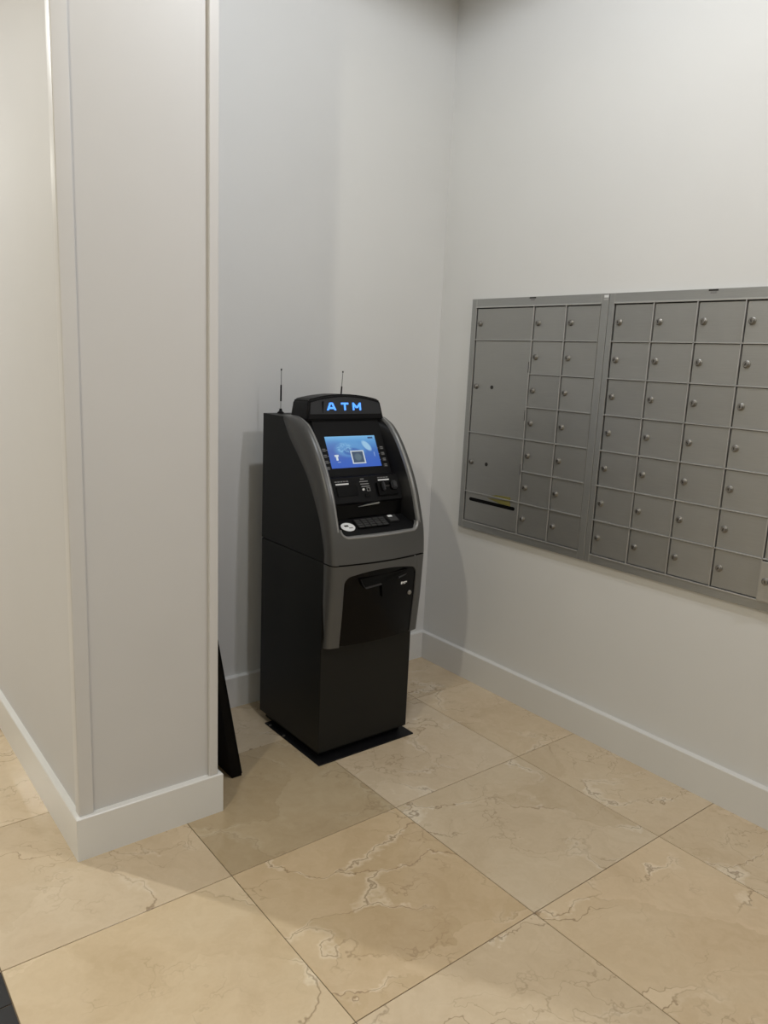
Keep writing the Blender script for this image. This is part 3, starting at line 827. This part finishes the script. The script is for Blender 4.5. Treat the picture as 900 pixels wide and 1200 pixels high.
# cash tray: hood with shoulders and a deep mouth under it
hood = [(-0.110, 0.712), (0.112, 0.722), (0.104, 0.690), (0.052, 0.683), (0.046, 0.640), (0.030, 0.632), (-0.006, 0.632), (-0.014, 0.684), (-0.088, 0.676), (-0.100, 0.690)]
V = [(XC+x, fy(x, z)-0.008, z) for x, z in hood] + [(XC+x, fy(x, z)+0.01, z) for x, z in hood]
n = len(hood)
th = mesh('cash_tray', V, [tuple(range(n)), tuple(range(n, 2*n))]+[(i, (i+1) % n, n+(i+1) % n, n+i) for i in range(n)], M['gloss_black'], door)
V = []
pts = [(-0.106, 0.712), (-0.096, 0.690), (-0.084, 0.6765), (-0.016, 0.6835)]
for x, z in pts: V += [(XC+x-0.002, fy(x, z)-0.0095, z+0.0035), (XC+x+0.002, fy(x, z)-0.0095, z-0.0035)]
mesh('tray_edge', V, [(0, 1, 3, 2), (2, 3, 5, 4), (4, 5, 7, 6)], M['header_panel'], th)
V = [(XC+0.062, 0.700), (XC+0.108, 0.706), (XC+0.100, 0.700), (XC+0.064, 0.692)]
mesh('tray_edge', [(x, fy(x-XC, z)-0.0095, z) for x, z in V], [(0, 1, 2, 3)], M['header_panel'], th)
# small white mark and key lock at the right
for (xa, xb, za, zb_) in ((0.086, 0.094, 0.6630, 0.6730), (0.095, 0.118, 0.6665, 0.6715), (0.098, 0.110, 0.6625, 0.6650)):
    mesh('printed_mark', [(XC+xa, fy(xa, za)-0.0016, za), (XC+xb, fy(xb, za)-0.0016, za), (XC+xb, fy(xb, zb_)-0.0016, zb_), (XC+xa, fy(xa, zb_)-0.0016, zb_)], [(0, 1, 2, 3)], M['white_print'], blk)
lk = lathe('key_lock', [(0.0, 0.0), (0.0085, 0.0), (0.0085, 0.004), (0.0065, 0.006), (0.0, 0.006)], (XC+0.138, fy(0.138, 0.622)+0.001, 0.622), M['chrome'], door, 18, 'Y')
lk['label'] = 'small round chrome key lock'

# ------------------------------------------------------------------ antennas standing on the machine
def antenna(x, y, tilt, label):
    z0 = 1.2583
    r = empty('antenna', (x, y, z0)); tag(r, label, 'antenna', 'thin antennas on the cash machine')
    lathe('magnet_base', [(0.0, 0.0), (0.0135, 0.0), (0.0135, 0.003), (0.007, 0.008), (0.0045, 0.018), (0.0, 0.018)], (x, y, z0), M['black'], r, 16)
    lathe('whip', [(0.0, 0.016), (0.0016, 0.016), (0.0016, 0.052), (0.0, 0.052)], (x, y, z0), M['alu_frame'], r, 8)
    lathe('sleeve', [(0.0, 0.046), (0.0034, 0.046), (0.0030, 0.108), (0.0, 0.110)], (x, y, z0), M['black'], r, 10)
    lathe('mast', [(0.0, 0.108), (0.0016, 0.108), (0.0014, 0.164), (0.0, 0.164)], (x, y, z0), M['grey_print'], r, 8)
    lathe('tip', [(0.0, 0.162), (0.0028, 0.163), (0.0028, 0.169), (0.0, 0.170)], (x, y, z0), M['black'], r, 8)
    r.rotation_euler = (0, tilt, 0)
antenna(-0.940, -0.150, 0.0, 'thin black antenna on the left rear of the cash machine')
antenna(-0.690, -0.190, 0.06, 'thin tilted antenna rising behind the lit sign')

# ------------------------------------------------------------------ black board leaning on the partition
def leaning_board():
    yb0, yb1 = -0.500, -0.080
    lean = (1.382-1.2795)/0.564
    th = 0.042; L = 0.80
    r = empty('leaning_board', (-1.30, (yb0+yb1)/2, 0)); tag(r, 'black flat board leaning against the partition beside the cash machine', 'board')
    P = lambda s, q: (-1.2795-th*q-lean*s, s)
    poly = [P(0, 0), P(L, 0), (P(L, 0)[0]-0.020, L-0.003), (P(0, 1)[0]+0.003, 0.0)]
    prism('panel', [(p[0], p[1]+0.0) for p in poly], 'Y', yb0, yb1, M['board'], r, None, 0.002)
    for ya in (yb0-0.002, yb1-0.018):
        prism('edge_strip', [(p[0], p[1]) for p in (P(0.01, -0.04), P(L-0.005, -0.04), P(L-0.005, 0.02), P(0.01, 0.02))], 'Y', ya, ya+0.02, M['board'], r)
leaning_board()
